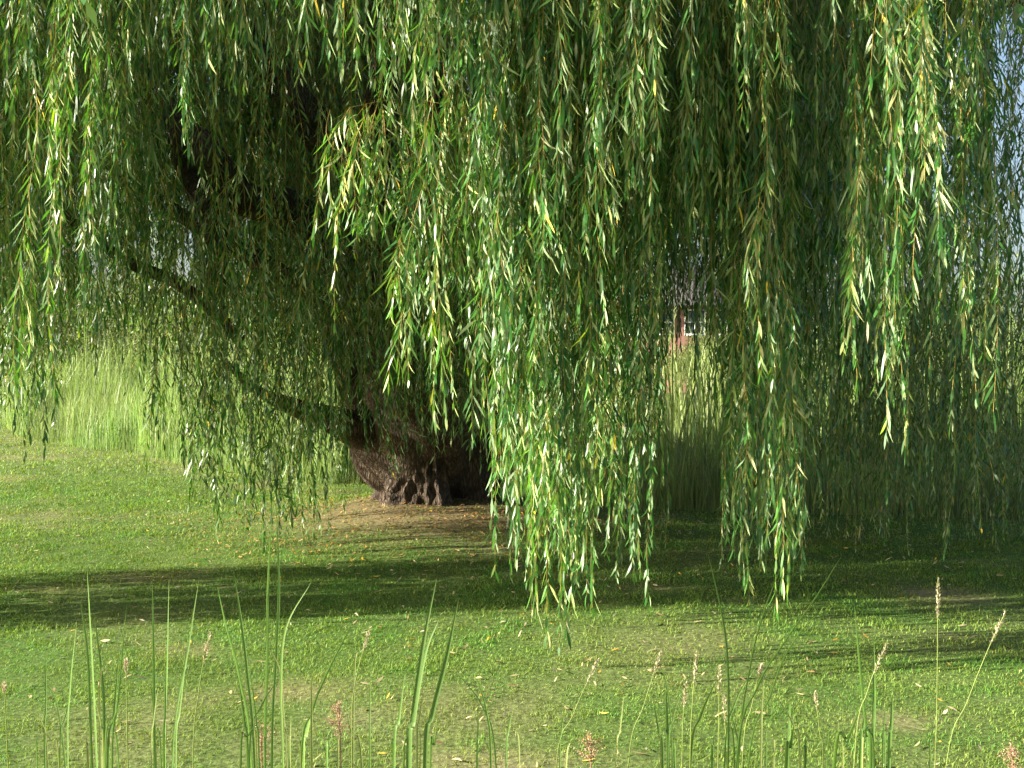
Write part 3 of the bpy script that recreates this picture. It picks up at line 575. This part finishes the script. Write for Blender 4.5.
for px, py, d, h, lab in ((262,745,2.3,34,'rusty brown dock seed head beneath the tallest left grass clump'), (340,724,2.4,26,'rusty brown dock seed head below the bent seed stalk'), (591,752,2.4,20,'rusty brown dock seed head near the middle of the bottom edge'), (1013,762,2.4,20,'rusty brown dock seed head in the bottom right corner')):
    b = U(px+3, 900, d); b[2] = 0; root = empty('dock_plant', b, lab, 'dock plant', 'dock seed heads')
    c = cat([b, U(px+2, 840, d), U(px, py+h*.5, d), U(px-1, py-h*.6, d)], 6); V, fs = stemtube(c, .003, .001)
    mesh('stem', V, fs, M_dock, root, rgba(np.ones((len(V), 3))))
    n = 26; hd = h*1.2*d/F; cs = []
    LV = Leaves()
    for k in range(n):
        s = R.random()*hd; p0 = c[-1]-np.array([0, 0, s]); a = R.uniform(0, 6.28); l = .010+.022*R.random()*(s/hd+.3)
        ax = np.array([math.cos(a)*.8, math.sin(a)*.8, .7]); m = 26; u = R.random(m)
        P = p0+ax*(u*l*1.6)[:, None]+R.normal(0, .003, (m, 3)); D = unit(R.normal(0, 1, (m, 3))); Sd = unit(np.cross(D, R.normal(0, 1, (m, 3))))
        LV.add(P, D, Sd, R.uniform(.003, .006, m), R.uniform(.0015, .003, m), rgba(np.ones((m, 3))*R.uniform(.6, 1.4, (m, 1))))
    V, fs, TT, mi = LV.arrays(False); mesh('seed_head', V, fs, M_dock, root, TT)

# ------------------------------------------------------------------ far things
def clumps(name, centres, sizes, n, leaf, parent=None, base=(1, 1, 1), mat=None):
    LV = Leaves(); 
    for c, s in zip(centres, sizes):
        v = unit(R.normal(0, 1, (n, 3))); rr = R.random((n, 1))**.4; P = np.asarray(c)+v*rr*np.asarray(s)*(1+.25*R.normal(0, 1, (n, 1))*.5)
        P[:, 2] = np.maximum(P[:, 2], .05); D = unit(v+R.normal(0, .8, (n, 3))); Sd = unit(np.cross(D, R.normal(0, 1, (n, 3))))
        LV.add(P, D, Sd, leaf*R.uniform(.6, 1.4, n), leaf*.55*R.uniform(.6, 1.3, n), tints(n, np.array(base)*R.uniform(.7, 1.2), 0))
    V, fs, TT, mi = LV.arrays(False); return mesh(name, V, fs, mat or M_far, parent, TT)
cs = []; ss = []
for k in range(70):
    x = -75+150*k/69+R.normal(0, 1); 
    if 9 < x < 22: continue
    h = R.uniform(5, 9.5); cs.append((x, 72+R.uniform(-4, 6), h*.5)); ss.append((R.uniform(1.8, 3), 2, h*.55))
tag(clumps('far_woodland', cs, ss, 1100, .45), kind='stuff')
for px, d, h, w, lab in ((118, 33, 4.9, 3.3, 'olive green round shrub rising behind the reeds on the left'), (5, 36, 5.6, 3.4, 'taller olive shrub behind the reeds at the left edge'), (702, 50, 3.5, 3.0, 'rounded shrub standing in front of the brick house'), (235, 30, 4.0, 2.6, 'low dense shrub behind the reeds between the two drooping limbs')):
    x = (px-512)*d/F; b = empty('shrub', (x, d, 0), lab, 'shrub', 'shrubs behind the reed bed')
    V, fs, cap, p = tube([(x, d, -.1), (x+.1, d, h*.3), (x, d+.1, h*.6)], [.09, .06, .03], 4, 8); mesh('stem', V, fs+cap, M_bark, b)
    q = [(x+R.normal(0, w*.42), d+R.normal(0, w*.4), h*R.uniform(.3, .75)) for _ in range(14)]
    clumps('foliage', q, [(w*.42, w*.42, h*.24)]*14, 900, .13, b, (1.6, 1.35, 1.0))
# brick house glimpsed through the curtain
M_brick, n_, l_ = newmat('red_brick'); out = n_.new('ShaderNodeOutputMaterial'); p = n_.new('ShaderNodeBsdfPrincipled'); l_.new(p.outputs[0], out.inputs[0])
br = n_.new('ShaderNodeTexBrick'); tcn = n_.new('ShaderNodeTexCoord'); mpn = n_.new('ShaderNodeMapping'); mpn.inputs['Rotation'].default_value = (math.radians(90), 0, 0)
l_.new(tcn.outputs['Object'], mpn.inputs[0]); l_.new(mpn.outputs[0], br.inputs['Vector']); br.inputs['Scale'].default_value = 4.5
br.inputs['Color1'].default_value = (.29, .13, .10, 1); br.inputs['Color2'].default_value = (.27, .10, .07, 1); br.inputs['Mortar'].default_value = (.4, .36, .32, 1); br.inputs['Mortar Size'].default_value = .012
l_.new(br.outputs[0], p.inputs['Base Color']); p.inputs['Roughness'].default_value = .9
M_white = simple('white_paint', (.8, .8, .8), .5); M_roof = simple('roof_shingle', (.13, .12, .12), .9, (.08, .075, .075), .3, 8)
M_glass = simple('window_glass', (.06, .08, .11), .08)
def box(x0, x1, y0, y1, z0, z1):
    V = np.array([[x, y, z] for z in (z0, z1) for y in (y0, y1) for x in (x0, x1)], float)
    return V, np.array([[0,2,3,1],[4,5,7,6],[0,1,5,4],[2,6,7,3],[0,4,6,2],[1,3,7,5]])
def boxes(name, bs, mat, parent):
    V = []; Fq = []
    for k, b in enumerate(bs): v, f = box(*b); V.append(v); Fq.append(f+8*k)
    return mesh(name, np.concatenate(V), [np.concatenate(Fq)], mat, parent)
hx, hy = 11.2, 60.0
house = empty('brick_house', (hx, hy, 0), 'red brick house with white window frames glimpsed through a gap in the willow curtain', 'house')
wv = np.array([[hx-5.5,hy,-.1],[hx+5.5,hy,-.1],[hx+5.5,hy+8,-.1],[hx-5.5,hy+8,-.1],[hx-5.5,hy,5.4],[hx+5.5,hy,5.4],[hx+5.5,hy+8,5.4],[hx-5.5,hy+8,5.4],[hx-5.5,hy+4,7.9],[hx+5.5,hy+4,7.9]])
mesh('wall', wv, [np.array([[0,1,5,4],[2,3,7,6],[1,2,6,5],[3,0,4,7]]), np.array([[5,6,9],[7,4,8]])], M_brick, house)
rv = []
for s, (ya, yb) in ((0, (hy-.5, hy+4)), (1, (hy+8.5, hy+4))):
    for z in (0, .16):
        rv += [[hx-5.9, ya, 5.12+z], [hx+5.9, ya, 5.12+z], [hx+5.9, yb, 7.93+z], [hx-5.9, yb, 7.93+z]]
q = np.array([[0,1,2,3],[7,6,5,4],[0,4,5,1],[1,5,6,2],[2,6,7,3],[3,7,4,0]])
roof = mesh('roof', np.array(rv), [np.concatenate([q, q+8])], M_roof, house)
boxes('chimney', [(hx+3.2, hx+3.9, hy+3.2, hy+4.0, 6.8, 9)], M_brick, roof)
for wx, wz in ((-3.9,.9),(3.6,.9),(-3.9,3.5),(-2.0,3.5),(-.05,3.5),(1.9,3.5),(3.8,3.5)):
    x0 = hx+wx-.55; x1 = hx+wx+.55; z0_ = wz; z1_ = wz+1.4
    fr = boxes('window', [(x0-.1,x0,hy-.06,hy+.02,z0_-.1,z1_+.1),(x1,x1+.1,hy-.06,hy+.02,z0_-.1,z1_+.1),(x0,x1,hy-.06,hy+.02,z1_,z1_+.1),(x0,x1,hy-.06,hy+.02,z0_-.1,z0_),(hx+wx-.035,hx+wx+.035,hy-.05,hy+.02,z0_,z1_),(x0,hx+wx-.035,hy-.05,hy+.02,z0_+.66,z0_+.74),(hx+wx+.035,x1,hy-.05,hy+.02,z0_+.66,z0_+.74)], M_white, house)
    boxes('pane', [(x0,x1,hy-.012,hy+.01,z0_,z1_)], M_glass, fr)
dr = boxes('door', [(hx+.65,hx+1.6,hy-.03,hy+.02,-.05,2.1)], M_white, house)
